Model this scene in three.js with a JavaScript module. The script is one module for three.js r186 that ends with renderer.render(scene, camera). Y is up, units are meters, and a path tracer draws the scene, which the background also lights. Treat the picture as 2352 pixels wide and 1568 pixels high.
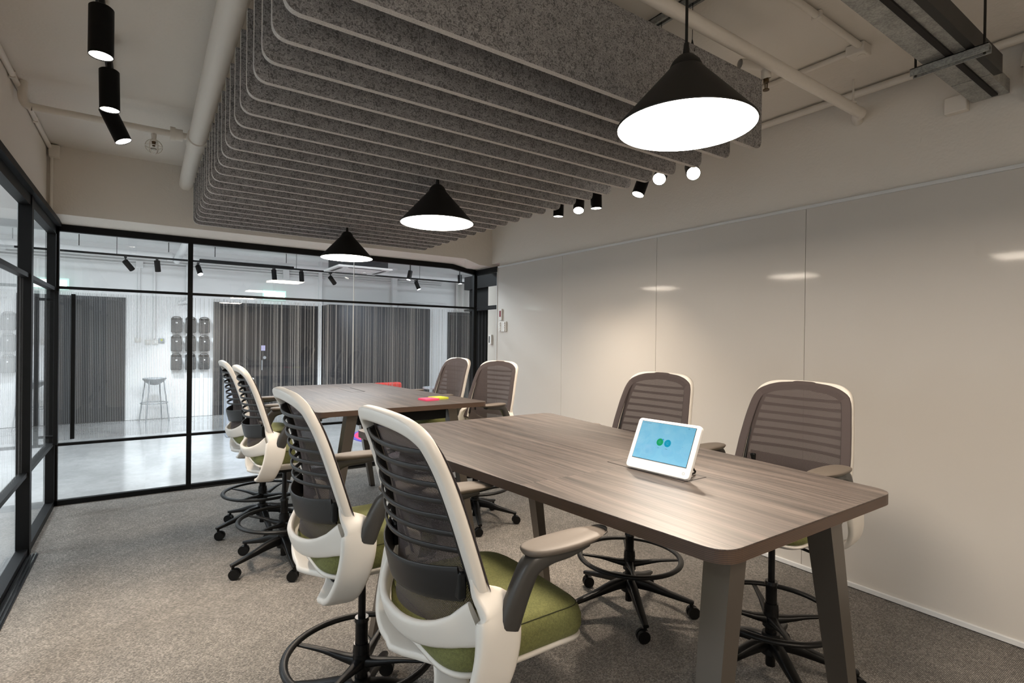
import * as THREE from 'three';
import { RoundedBoxGeometry } from 'three/addons/geometries/RoundedBoxGeometry.js';
import { mergeGeometries, mergeVertices, toCreasedNormals } from 'three/addons/utils/BufferGeometryUtils.js';
import { RectAreaLightUniformsLib } from 'three/addons/lights/RectAreaLightUniformsLib.js';
import { FontLoader } from 'three/addons/loaders/FontLoader.js';
import { TextGeometry } from 'three/addons/geometries/TextGeometry.js';

// ---------------------------------------------------------------- camera, sky, exposure
// World: x runs from the glass side of the room to the whiteboard, y is up, -z runs to the glazed end wall.
const scene = new THREE.Scene();
const renderer = new THREE.WebGLRenderer();
renderer.toneMapping = THREE.LinearToneMapping;
renderer.toneMappingExposure = 1.85;
renderer.shadowMap.enabled = true;
RectAreaLightUniformsLib.init();
scene.background = new THREE.Color(0x000000);
const camera = new THREE.PerspectiveCamera(65.40, 2352 / 1568, 0.05, 100);
camera.position.set(0, 1.52, 0);
camera.rotation.order = 'YXZ';
{ // yaw, pitch, roll solved from the room's vanishing lines
  const yaw = 0.602066, pitch = -0.0033526, roll = -0.0118734;
  const cy = Math.cos(yaw), sy = Math.sin(yaw), cp = Math.cos(pitch), sp = Math.sin(pitch), cr = Math.cos(roll), sr = Math.sin(roll);
  const mul = (a, b) => a.map((r) => [0, 1, 2].map((j) => r[0] * b[0][j] + r[1] * b[1][j] + r[2] * b[2][j]));
  const M = mul(mul([[cr, -sr, 0], [sr, cr, 0], [0, 0, 1]], [[1, 0, 0], [0, cp, -sp], [0, sp, cp]]), [[cy, 0, -sy], [0, 1, 0], [sy, 0, cy]]);
  const m = new THREE.Matrix4().makeBasis(new THREE.Vector3(M[0][0], M[0][1], -M[0][2]), new THREE.Vector3(M[1][0], M[1][1], -M[1][2]), new THREE.Vector3(-M[2][0], -M[2][1], M[2][2]));
  camera.quaternion.setFromRotationMatrix(m);
}
scene.add(camera);

const WARM = new THREE.Color(1.0, 0.84, 0.68), COOL = new THREE.Color(0.80, 0.91, 1.0);
const PENDANT_POWER = 28, SPOT_POWER = 7, LOBBY_POWER = 18, LOBBY_SPOT_POWER = 7;

// ---------------------------------------------------------------- helpers
function rng(seed) { let s = seed >>> 0; return () => { s = (s + 0x6D2B79F5) >>> 0; let t = s; t = Math.imul(t ^ (t >>> 15), t | 1); t ^= t + Math.imul(t ^ (t >>> 7), t | 61); return ((t ^ (t >>> 14)) >>> 0) / 4294967296; }; }
const taken = {};
function numbered(n) { if (!(n in taken)) { taken[n] = 0; return n; } taken[n]++; return n + '_' + String(taken[n]).padStart(3, '0'); }
const V = (x, y, z) => new THREE.Vector3(x, y, z);
function clean(g) { const o = g.index ? g.toNonIndexed() : g; for (const k of Object.keys(o.attributes)) if (!['position', 'normal', 'uv'].includes(k)) o.deleteAttribute(k); if (!o.attributes.uv) o.setAttribute('uv', new THREE.Float32BufferAttribute(new Float32Array(o.attributes.position.count * 2), 2)); return o; }
// uv in metres, picked per triangle from the face's main direction (the mesh's own axes)
function metric(g, turn = false) {
  const o = clean(g), p = o.attributes.position, uv = o.attributes.uv, a = V(), b = V(), c = V();
  for (let i = 0; i < p.count; i += 3) {
    a.fromBufferAttribute(p, i); b.fromBufferAttribute(p, i + 1); c.fromBufferAttribute(p, i + 2);
    const n = b.clone().sub(a).cross(c.clone().sub(a)), ax = Math.abs(n.x), ay = Math.abs(n.y), az = Math.abs(n.z);
    [a, b, c].forEach((q, k) => { let s = ay >= ax && ay >= az ? [q.x, q.z] : ax >= az ? [q.z, q.y] : [q.x, q.y]; if (turn) s = [s[1], s[0]]; uv.setXY(i + k, s[0], s[1]); });
  }
  return o;
}
function join(list) { const l = list.flat(9).map(clean); return l.length === 1 ? l[0] : mergeGeometries(l, false); }
function mesh(name, geos, material, parent, uvMetres = true) {
  let g = join(Array.isArray(geos) ? geos : [geos]);
  if (uvMetres && (material.map || material.bumpMap || material.alphaMap)) g = metric(g, material.userData.turn);
  const m = new THREE.Mesh(g, material);
  m.castShadow = m.receiveShadow = true;
  m.name = parent === scene ? numbered(name) : name;
  parent.add(m);
  return m;
}
function tag(o, label, category, group, kind) { o.userData.label = label; o.userData.category = category; if (group) o.userData.group = group; if (kind) o.userData.kind = kind; return o; }
function thing(name, label, category, pos = [0, 0, 0], turn = 0, group) { const o = new THREE.Group(); o.name = numbered(name); o.position.set(...pos); o.rotation.y = turn; scene.add(o); return tag(o, label, category, group); }
function structure(name, label, category) { const o = new THREE.Group(); o.name = name; o.userData = { label, category, kind: 'structure' }; scene.add(o); return o; }
function structMesh(name, geos, material, label, category) { const m = mesh(name, geos, material, scene); return tag(m, label, category, null, 'structure'); }
const span = (x0, x1, y0, y1, z0, z1) => { const g = new THREE.BoxGeometry(Math.abs(x1 - x0), Math.abs(y1 - y0), Math.abs(z1 - z0)); g.translate((x0 + x1) / 2, (y0 + y1) / 2, (z0 + z1) / 2); return g; };
const box = (w, h, d, x = 0, y = 0, z = 0) => { const g = new THREE.BoxGeometry(w, h, d); g.translate(x, y, z); return g; };
const rbox = (w, h, d, x = 0, y = 0, z = 0, r = 0.004, s = 2) => { const g = new RoundedBoxGeometry(w, h, d, s, Math.min(r, w / 2.01, h / 2.01, d / 2.01)); g.translate(x, y, z); return g; };
function rod(a, b, r0, r1 = r0, n = 12, open = false) { // cylinder from a to b
  const A = V(...a), B = V(...b), L = A.distanceTo(B), g = new THREE.CylinderGeometry(r1, r0, L, n, 1, open);
  g.translate(0, L / 2, 0); g.applyQuaternion(new THREE.Quaternion().setFromUnitVectors(V(0, 1, 0), B.clone().sub(A).normalize())); g.translate(A.x, A.y, A.z); return g;
}
function tube(pts, r, seg = 40, n = 10, closed = false) { return new THREE.TubeGeometry(new THREE.CatmullRomCurve3(pts.map((p) => V(...p)), closed, 'centripetal'), seg, r, n, closed); }
const lathe = (pts, n = 32, x = 0, y = 0, z = 0) => { const g = new THREE.LatheGeometry(pts.map((p) => new THREE.Vector2(p[0], p[1])), n); g.translate(x, y, z); return g; };
// superellipse section swept through stations {c, u, v}: u and v are half extents
function sweep(st, n = 14, p = 3) {
  const pos = [], idx = [], sec = [];
  for (let k = 0; k < n; k++) { const t = k / n * Math.PI * 2, c = Math.cos(t), s = Math.sin(t); sec.push([Math.sign(c) * Math.pow(Math.abs(c), 2 / p), Math.sign(s) * Math.pow(Math.abs(s), 2 / p)]); }
  st.forEach(({ c, u, v }) => sec.forEach(([a, b]) => pos.push(c.x + u.x * a + v.x * b, c.y + u.y * a + v.y * b, c.z + u.z * a + v.z * b)));
  for (let i = 0; i < st.length - 1; i++) for (let k = 0; k < n; k++) { const a = i * n + k, b = i * n + (k + 1) % n; idx.push(a, b, a + n, b, b + n, a + n); }
  const side = new THREE.BufferGeometry(); side.setAttribute('position', new THREE.Float32BufferAttribute(pos, 3)); side.setIndex(idx);
  // make faces point outwards
  const c0 = st[0].c, A = V(pos[0], pos[1], pos[2]), B = V(pos[3], pos[4], pos[5]), C = V(pos[3 * n], pos[3 * n + 1], pos[3 * n + 2]);
  if (B.clone().sub(A).cross(C.clone().sub(A)).dot(A.clone().sub(c0)) < 0) for (let i = 0; i < idx.length; i += 3) { const t = idx[i]; idx[i] = idx[i + 1]; idx[i + 1] = t; }
  side.setIndex(idx); side.computeVertexNormals();
  const caps = [0, st.length - 1].map((i) => {
    const q = [], out = st[i].c.clone().sub(st[i ? i - 1 : 1].c);
    const P = (k) => V(pos[3 * (i * n + k)], pos[3 * (i * n + k) + 1], pos[3 * (i * n + k) + 2]);
    for (let k = 0; k < n; k++) { let a = P(k), b = P((k + 1) % n); const f = a.clone().sub(st[i].c).cross(b.clone().sub(st[i].c)).dot(out) < 0; if (f) [a, b] = [b, a]; q.push(st[i].c.x, st[i].c.y, st[i].c.z, a.x, a.y, a.z, b.x, b.y, b.z); }
    const g = new THREE.BufferGeometry(); g.setAttribute('position', new THREE.Float32BufferAttribute(q, 3)); g.computeVertexNormals(); return g;
  });
  return join([side, ...caps]);
}
// stations along a smooth path; halfU / halfV given at the control points; side(t, T) gives the wanted direction of v
function ribbon(pts, halfU, halfV, normal, seg = 30, n = 14, p = 3) {
  const cv = new THREE.CatmullRomCurve3(pts.map((q) => V(...q)), false, 'centripetal'), st = [], m = pts.length - 1;
  const at = (arr, t) => { if (typeof arr === 'number') return arr; const f = t * m, i = Math.min(m - 1, Math.floor(f)), k = f - i; return arr[i] * (1 - k) + arr[i + 1] * k; };
  for (let i = 0; i <= seg; i++) {
    const t = i / seg, c = cv.getPoint(t), T = cv.getTangent(t), N = typeof normal === 'function' ? normal(t, c) : V(...normal);
    const u = T.clone().cross(N).normalize(), v = u.clone().cross(T).normalize();
    st.push({ c, u: u.multiplyScalar(at(halfU, t)), v: v.multiplyScalar(at(halfV, t)) });
  }
  return sweep(st, n, p);
}
// stack of closed outlines (array of [x, y, z] rings of equal length), capped at both ends
function stack(rings, capStart = true, capEnd = true) {
  const n = rings[0].length, pos = rings.flat(2), idx = [];
  for (let i = 0; i < rings.length - 1; i++) for (let k = 0; k < n; k++) { const a = i * n + k, b = i * n + (k + 1) % n; idx.push(a, a + n, b, b, a + n, b + n); }
  const mid = (r) => r.reduce((s, q) => [s[0] + q[0] / n, s[1] + q[1] / n, s[2] + q[2] / n], [0, 0, 0]);
  if (capStart) { const c = pos.length / 3; pos.push(...mid(rings[0])); for (let k = 0; k < n; k++) idx.push(c, k, (k + 1) % n); }
  if (capEnd) { const c = pos.length / 3, o = (rings.length - 1) * n; pos.push(...mid(rings[rings.length - 1])); for (let k = 0; k < n; k++) idx.push(c, o + (k + 1) % n, o + k); }
  const g = new THREE.BufferGeometry(); g.setAttribute('position', new THREE.Float32BufferAttribute(pos, 3)); g.setIndex(idx); g.computeVertexNormals(); return g;
}
function grid(f, nu, nv) { // surface f(s, t) with uv in 0..1
  const pos = [], uv = [], idx = [];
  for (let j = 0; j <= nv; j++) for (let i = 0; i <= nu; i++) { const q = f(i / nu, j / nv); pos.push(q[0], q[1], q[2]); uv.push(q[3] ?? i / nu, q[4] ?? j / nv); }
  for (let j = 0; j < nv; j++) for (let i = 0; i < nu; i++) { const a = j * (nu + 1) + i, b = a + nu + 1; idx.push(a, a + 1, b, a + 1, b + 1, b); }
  const g = new THREE.BufferGeometry(); g.setAttribute('position', new THREE.Float32BufferAttribute(pos, 3)); g.setAttribute('uv', new THREE.Float32BufferAttribute(uv, 2)); g.setIndex(idx); g.computeVertexNormals(); return g;
}
function roundedShape(pts, r) { // polygon with rounded corners
  const s = new THREE.Shape(), n = pts.length;
  for (let i = 0; i < n; i++) {
    const p = new THREE.Vector2(...pts[i]), a = new THREE.Vector2(...pts[(i + n - 1) % n]), b = new THREE.Vector2(...pts[(i + 1) % n]), R = Array.isArray(r) ? r[i] : r;
    const p0 = p.clone().add(a.clone().sub(p).setLength(R + 1e-6)), p1 = p.clone().add(b.clone().sub(p).setLength(R + 1e-6));
    i ? s.lineTo(p0.x, p0.y) : s.moveTo(p0.x, p0.y); s.quadraticCurveTo(p.x, p.y, p1.x, p1.y);
  }
  s.closePath(); return s;
}
const extrude = (shape, depth, bevel = 0, seg = 8) => new THREE.ExtrudeGeometry(shape, { depth, bevelEnabled: bevel > 0, bevelSize: bevel, bevelThickness: bevel, bevelOffset: -bevel, bevelSegments: 2, curveSegments: seg });

// ---------------------------------------------------------------- textures
function noiseGrid(n, seed) { const r = rng(seed), a = new Float32Array(n * n); for (let i = 0; i < a.length; i++) a[i] = r(); return (x, y) => { x = ((x % n) + n) % n; y = ((y % n) + n) % n; const i = Math.floor(x), j = Math.floor(y), fx = x - i, fy = y - j, i1 = (i + 1) % n, j1 = (j + 1) % n, sx = fx * fx * (3 - 2 * fx), sy = fy * fy * (3 - 2 * fy); return (a[j * n + i] * (1 - sx) + a[j * n + i1] * sx) * (1 - sy) + (a[j1 * n + i] * (1 - sx) + a[j1 * n + i1] * sx) * sy; }; }
function tex(w, h, f, metresU, metresV, srgb = true) { // f(u, v) in 0..1 gives [r, g, b(, a)] in 0..255
  const d = new Uint8Array(w * h * 4);
  for (let j = 0; j < h; j++) for (let i = 0; i < w; i++) { const c = f(i / w, j / h), k = 4 * (j * w + i); d[k] = c[0]; d[k + 1] = c[1]; d[k + 2] = c[2]; d[k + 3] = c[3] ?? 255; }
  const t = new THREE.DataTexture(d, w, h, THREE.RGBAFormat); t.magFilter = THREE.LinearFilter; t.minFilter = THREE.LinearMipmapLinearFilter; t.generateMipmaps = true; t.wrapS = t.wrapT = THREE.RepeatWrapping;
  if (srgb) t.colorSpace = THREE.SRGBColorSpace; t.repeat.set(1 / metresU, 1 / metresV); t.needsUpdate = true; return t;
}
const cl = (v) => Math.max(0, Math.min(255, v));
const nA = noiseGrid(64, 11), nB = noiseGrid(256, 12), nC = noiseGrid(32, 13), nD = noiseGrid(512, 14);
const carpetMap = (() => tex(1024, 1024, (u, v) => { // loop pile: staggered loops of about 7 mm
  const row = Math.floor(v * 96), cx = u * 76 + (row % 2) * 0.5, c = Math.floor(cx), fx = cx - c - 0.5, fy = v * 96 - row - 0.5;
  const tone = nD(c * 3.7 + row * 0.31, row * 2.3), loop = Math.max(0, 1 - 2.6 * (fx * fx + fy * fy)), big = nC(u * 8, v * 8) * 0.5 + nA(u * 32, v * 32) * 0.5;
  const k = (0.50 + 0.64 * loop) * (0.70 + 0.50 * tone) * (0.92 + 0.16 * big);
  return [cl(138 * k), cl(133 * k), cl(126 * k)];
}, 0.56, 0.56))();
const carpetBump = tex(512, 512, (u, v) => { const row = Math.floor(v * 96), cx = u * 76 + (row % 2) * 0.5, c = Math.floor(cx), fx = cx - c - 0.5, fy = v * 96 - row - 0.5, h = Math.max(0, 1 - 3 * (fx * fx + fy * fy)); return [255 * h, 255 * h, 255 * h]; }, 0.56, 0.56, false);
const woodMap = tex(2048, 1024, (u, v) => { // u along the grain
  const warp = nA(u * 4, v * 12) * 0.05, a = nD(u * 6, (v + warp) * 200), b = nD(u * 20 + 90, v * 512), c = nB(u * 3 + 7, (v + warp) * 60), d = nC(u * 2 + 3, v * 16);
  const k = 0.40 + 0.42 * a + 0.30 * b + 0.36 * c + 0.14 * d;
  return [cl(80 * k), cl(72 * k), cl(67 * k)];
}, 1.4, 0.7);
const plyMap = tex(256, 256, (u, v) => { const l = Math.abs(((v * 8) % 1) - 0.5) > 0.28 ? 0.72 : 1, k = l * (0.82 + 0.34 * nB(u * 10, v * 220)); return [cl(84 * k), cl(64 * k), cl(51 * k)]; }, 0.5, 0.034);
const feltMap = tex(1024, 1024, (u, v) => {
  const a = nD(u * 512, v * 512), b = nB(u * 200 + nA(u * 40, v * 40) * 8, v * 200), c = nB(u * 90 + 33, v * 90), d = nC(u * 20, v * 20);
  const k = 0.52 + 0.34 * a + 0.30 * b + 0.26 * (c > 0.62 ? -0.6 : c) + 0.16 * d; return [cl(152 * k), cl(149 * k), cl(148 * k)];
}, 0.42, 0.42);
const litEdgeMap = tex(256, 64, (u, v) => { const k = 0.85 + 0.2 * nD(u * 256, v * 64); return [cl(196 * k), cl(190 * k), cl(184 * k)]; }, 0.4, 0.1);  // baffle felt in a paler tone: light on the edges painted into the colour
const greenMap = tex(512, 512, (u, v) => {
  const x = u * 120, y = v * 120, w = ((Math.floor(x) + Math.floor(y)) % 2) * 0.10, k = 0.72 + w + 0.34 * nD(x * 2.1, y * 2.1) + 0.14 * nB(u * 40, v * 40); return [cl(106 * k), cl(108 * k), cl(64 * k)];
}, 0.15, 0.15);
const fabricBump = tex(256, 256, (u, v) => { const h = 127 + 60 * Math.sin(u * Math.PI * 120) * Math.sin(v * Math.PI * 120) + 60 * (nD(u * 256, v * 256) - 0.5); return [cl(h), cl(h), cl(h)]; }, 0.15, 0.15, false);
const netMap = tex(128, 128, (u, v) => { // knitted back mesh: open cells
  const row = Math.floor(v * 8), cx = u * 8 + (row % 2) * 0.5, fx = cx - Math.floor(cx) - 0.5, fy = v * 8 - row - 0.5, hole = (fx * fx * 5.2 + fy * fy * 6.0) < 0.5; const a = hole ? 160 : 255; return [a, a, a];
}, 0.032, 0.026, false);
const concreteMap = tex(1024, 1024, (u, v) => { const k = 0.90 + 0.09 * nC(u * 8, v * 8) + 0.06 * nA(u * 32, v * 32) + 0.05 * nB(u * 128, v * 128); return [cl(180 * k), cl(180 * k), cl(178 * k)]; }, 3, 3);
const plasterBump = tex(512, 512, (u, v) => { const h = 255 * (0.5 * nB(u * 128, v * 128) + 0.5 * nA(u * 32, v * 32)); return [h, h, h]; }, 1.2, 1.2, false);
const zincMap = tex(512, 512, (u, v) => { const a = nB(u * 100, v * 100), b = nC(u * 16, v * 16), k = 0.80 + 0.16 * (a > 0.55 ? 1 : a) + 0.16 * b; return [cl(158 * k), cl(158 * k), cl(154 * k)]; }, 0.5, 0.5);

// ---------------------------------------------------------------- materials
function std(name, color, rough = 0.6, metal = 0, extra = {}) { const m = new THREE.MeshPhysicalMaterial({ color, roughness: rough, metalness: metal, ...extra }); m.name = name; return m; }
const M = {
  plaster: std('warm white paint', 0xe4ddd3, 0.85, 0, { bumpMap: plasterBump, bumpScale: 0.0012 }),
  lobbyPaint: std('white paint', 0xebebea, 0.85),
  pipePaint: std('painted pipe', 0xe4ddd3, 0.55),
  carpet: std('loop pile carpet', 0xffffff, 0.95, 0, { map: carpetMap, bumpMap: carpetBump, bumpScale: 0.003 }),
  concrete: std('polished concrete', 0xffffff, 0.16, 0, { map: concreteMap, clearcoat: 0.5, clearcoatRoughness: 0.12 }),
  black: std('black powder coat', 0x060606, 0.5, 0, { specularIntensity: 0.4 }),
  blackSatin: std('black plastic', 0x080808, 0.4, 0, { specularIntensity: 0.6 }),
  blackGloss: std('black steel', 0x0c0c0d, 0.22, 0.3),
  glass: std('clear glass', 0xffffff, 0.0, 0, { transmission: 1, thickness: 0, ior: 1.5 }),
  board: std('gloss white board', 0xcdc8c1, 0.5, 0, { clearcoat: 0.22, clearcoatRoughness: 0.07 }),
  boardTrim: std('white aluminium trim', 0xdadbdb, 0.4),
  felt: std('grey felt', 0xffffff, 0.95, 0, { map: feltMap }),
  litEdge: std('felt edge painted as lit', 0xffffff, 0.95, 0, { map: litEdgeMap }),
  wood: std('dark wood laminate', 0xffffff, 0.40, 0, { map: woodMap }),
  ply: std('layered table edge', 0xffffff, 0.45, 0, { map: plyMap }),
  legMetal: std('bronze grey steel', 0x6e675f, 0.33, 0.75),
  whiteFrame: std('pale chair plastic', 0xd9d3ca, 0.38),
  armGrey: std('dark grey plastic', 0x3a3835, 0.36),
  padGrey: std('taupe arm pad', 0x675e55, 0.55),
  mesh: std('brown grey knit mesh', 0x463d3c, 0.9, 0, { alphaMap: netMap, transparent: true, side: THREE.DoubleSide }),
  border: std('dense knit border', 0x463d3c, 0.9),
  lumbar: std('smoky black plastic', 0x191716, 0.4),
  green: std('moss green fabric', 0xffffff, 0.95, 0, { map: greenMap, bumpMap: fabricBump, bumpScale: 0.0008, sheen: 0.3, sheenRoughness: 0.6, sheenColor: new THREE.Color(0.5, 0.55, 0.3) }),
  seam: std('dark green thread', 0x2b2e14, 0.9),
  lampBlack: std('matt black lamp metal', 0x16130f, 0.55),
  lampGlow: std('lit diffuser', 0xffffff, 0.6, 0, { emissive: new THREE.Color(1.0, 0.93, 0.82), emissiveIntensity: 9 }),
  spotGlow: std('lit spotlight lens', 0xffffff, 0.6, 0, { emissive: new THREE.Color(1.0, 0.94, 0.84), emissiveIntensity: 12 }),
  lobbyGlow: std('lit lobby spotlight lens', 0xffffff, 0.6, 0, { emissive: new THREE.Color(0.96, 0.98, 1.0), emissiveIntensity: 8 }),
  lobbyPanel: std('lit lobby ceiling panel', 0xffffff, 0.6, 0, { emissive: new THREE.Color(0.90, 0.96, 1.0), emissiveIntensity: 4 }),
  signGlow: std('lit exit sign', 0xf2fffb, 0.5, 0, { emissive: new THREE.Color(0.9, 1.0, 0.97), emissiveIntensity: 1.6 }),
  signGreen: std('sign green frame', 0x9fc8be, 0.5, 0, { emissive: new THREE.Color(0.5, 0.72, 0.66), emissiveIntensity: 0.5 }),
  zinc: std('galvanised steel', 0xffffff, 0.5, 0.25, { map: zincMap }),
  darkSteel: std('dull steel', 0x3b3a38, 0.45, 0.8),
  brass: std('sprinkler brass', 0x6b5a45, 0.3, 0.9),
  doorDark: std('charcoal door', 0x17181a, 0.55),
  lockerDark: std('charcoal cabinet', 0x26272a, 0.5),
  boxFelt: std('grey felt box', 0x8c8c8a, 0.95, 0, { map: feltMap }),
  steelPale: std('pale stool steel', 0xa9adb0, 0.4, 0.5),
  red: std('red upholstery', 0xb03028, 0.9),
  white: std('white plastic', 0xe9e8e5, 0.3),
  whiteDevice: std('white device plastic', 0xd9d6d0, 0.4),
  redLabel: std('dark red label', 0x7d2733, 0.6),
  pink: std('pink sticky notes', 0xd9486f, 0.8),
  yellow: std('yellow sticky notes', 0xc2c63a, 0.8),
  gap: std('dark gap', 0x14100d, 0.8),
  curtain: std('black curtain', 0x121110, 0.85),
  paleCurtain: std('pale curtain', 0xcfcdc8, 0.9),
  text: std('pale lettering', 0xd8d8d8, 0.6),
};
M.wood.userData.turn = true; // grain runs along z
M.ply.userData.turn = false;

// ---------------------------------------------------------------- large structure
const XL = -0.69, XR = 3.64, ZB = -6.17, H = 3.09, ZN = 1.6; // glass side, whiteboard side, glazed end, ceiling, wall behind the camera
structMesh('floor', span(XL - 0.03, XR + 0.4, -0.12, 0, ZB - 0.03, ZN), M.carpet, 'grey brown loop pile carpet of the meeting room', 'carpet');
structMesh('floor_lobby', [span(-4.2, 8.2, -0.12, -0.004, -11.9, ZB - 0.03), span(-4.2, XL - 0.03, -0.12, -0.004, ZB - 0.03, ZN)], M.concrete, 'polished pale concrete floor of the lobby', 'floor');
structMesh('ceiling', span(XL - 0.1, XR + 0.5, H, H + 0.15, -5.81, ZN), M.plaster, 'cream painted ceiling slab with exposed services', 'ceiling');
structMesh('ceiling_lobby', [span(-4.2, 8.2, 3.12, 3.27, -11.9, ZB + 0.3), span(-4.2, XL - 0.1, 3.12, 3.27, ZB + 0.3, ZN)], M.lobbyPaint, 'white painted lobby ceiling', 'ceiling');
structMesh('wall_right', [span(XR + 0.024, XR + 0.22, 0, H, -5.63, ZN), span(XR + 0.024, XR + 0.22, 2.49, H, -5.83, -5.63)], M.plaster, 'cream painted wall behind and above the whiteboard', 'wall');
structMesh('wall_left', [span(XL - 0.1, XL, 2.51, H, -5.81, ZN)], M.plaster, 'cream painted wall strip above the sliding glass', 'wall');
structMesh('wall_near', span(XL - 0.1, XR + 0.4, 0, H, ZN, ZN + 0.15), M.plaster, 'cream painted wall behind the viewer', 'wall');
{ // bulkhead above the end glazing: its underside drops near the whiteboard
  const s = new THREE.Shape(); [[XL - 0.1, 2.49], [3.27, 2.49], [3.48, 2.45], [XR + 0.4, 2.44], [XR + 0.4, H + 0.15], [XL - 0.1, H + 0.15]].forEach((p, i) => (i ? s.lineTo(...p) : s.moveTo(...p))); s.closePath();
  // the face towards the room hangs slightly higher than the frame line, as the soffit tilts
  const g = extrude(s, 0.42); g.translate(0, 0, -6.23);
  const p = g.attributes.position; for (let i = 0; i < p.count; i++) if (p.getZ(i) > -5.9 && p.getY(i) < 2.6) p.setY(i, p.getY(i) + 0.035 * (p.getX(i) < 3.3 ? 1 : Math.max(0, 1 - (p.getX(i) - 3.3) / 0.3)));
  g.computeVertexNormals();
  structMesh('wall_back', g, M.plaster, 'cream bulkhead above the end glazing with a dropped corner', 'wall');
}
// lobby shell
structMesh('wall_lobby_far', span(-4.2, 8.2, 0, 3.12, -11.84, -11.69), M.lobbyPaint, 'white far wall of the lobby with doors and conduits', 'wall');
structMesh('wall_lobby_left', span(-4.35, -4.2, 0, 3.12, -11.84, ZN), M.lobbyPaint, 'white side wall of the lobby', 'wall');
structMesh('wall_lobby_right', span(8.2, 8.35, 0, 3.12, -11.84, ZB), M.lobbyPaint, 'white wall at the lobby end', 'wall');
structMesh('wall_lobby_near', [span(-4.2, XL - 0.1, 0, 3.12, ZN, ZN + 0.15), span(4.25, 8.2, 0, 3.12, ZB - 0.1, ZB + 0.05)], M.lobbyPaint, 'white lobby walls beside the meeting room', 'wall');

// end glazing ------------------------------------------------------
function lineFilm(name, seed, regular) { // printed film of thin upright lines, about 1 mm a pixel
  const r = rng(seed), w = 2048, a = new Uint8Array(w), d = new Uint8Array(w * 4 * 4);
  let x = 0; while (x < w) { const pitch = regular ? 12 : 6 + Math.pow(r(), 2) * 40, line = regular ? 4.5 : 2 + r() * 5, al = regular ? 125 : 50 + r() * 120; for (let k = 0; k < line; k++) if (x + k < w) a[Math.floor(x + k)] = al; x += pitch; }
  for (let j = 0; j < 4; j++) for (let i = 0; i < w; i++) { const k = 4 * (j * w + i); d[k] = d[k + 1] = d[k + 2] = a[i]; d[k + 3] = 255; }
  const t = new THREE.DataTexture(d, w, 4, THREE.RGBAFormat); t.magFilter = THREE.LinearFilter; t.wrapS = t.wrapT = THREE.RepeatWrapping; t.repeat.set(1 / 2.15, 1); t.needsUpdate = true;
  return std(name, 0xb4b8bb, 0.8, 0, { alphaMap: t, transparent: true, side: THREE.DoubleSide });
}
const filmDoor = lineFilm('evenly lined film', 77, true), film = lineFilm('irregularly lined film', 78, false);
{
  const w = structure('window_1', 'black steel framed glazing at the end of the room with lined film', 'glazing'), z0 = ZB - 0.025, z1 = ZB + 0.025;
  mesh('frame_post', span(XL - 0.005, XL + 0.047, 0, 2.49, z0, z1), M.black, w);
  mesh('frame_post', span(0.332, 0.374, 0.045, 2.44, z0, z1), M.black, w);
  mesh('frame_post', span(3.6, 3.646, 0, 2.44, z0, z1), M.black, w);
  { const s = new THREE.Shape(); [[XL, 2.435], [3.27, 2.435], [3.645, 2.375], [3.645, 2.44], [3.27, 2.495], [XL, 2.495]].forEach((p, i) => (i ? s.lineTo(...p) : s.moveTo(...p))); const g = extrude(s, 0.05); g.translate(0, 0, z0); mesh('header_rail', g, M.black, w); }
  for (const [y0, y1] of [[1.924, 1.948], [0.528, 0.552]]) for (const [a, b] of [[XL + 0.047, 0.332], [0.374, 3.6]]) mesh('rail', span(a, b, y0, y1, z0 + 0.008, z1 - 0.008), M.black, w);
  mesh('bottom_rail', span(XL, 3.646, 0.0, 0.045, z0, z1), M.black, w);
  mesh('floor_track', span(0.374, 3.6, 0.0, 0.012, z1, z1 + 0.022), M.darkSteel, w);
  for (const [a, b] of [[XL + 0.047, 0.332], [0.374, 1.986], [1.991, 3.6]]) mesh('pane', [box(b - a, 2.39, 0.001, (a + b) / 2, 1.24, ZB)].map((g) => { const q = new THREE.PlaneGeometry(b - a, 2.39); q.translate((a + b) / 2, 1.24, ZB); return q; }), M.glass, w);
  mesh('glass_joint', span(1.986, 1.991, 0.045, 2.435, ZB - 0.006, ZB + 0.006), M.whiteDevice, w);
  for (const [a, b] of [[XL + 0.05, 0.33], [0.376, 1.984], [1.993, 3.598]]) { const q = new THREE.PlaneGeometry(b - a, 1.9 - 0.575); q.translate((a + b) / 2, (1.9 + 0.575) / 2, ZB - 0.004); mesh('line_film', q, a < 0 ? filmDoor : film, w); }
}
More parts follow.
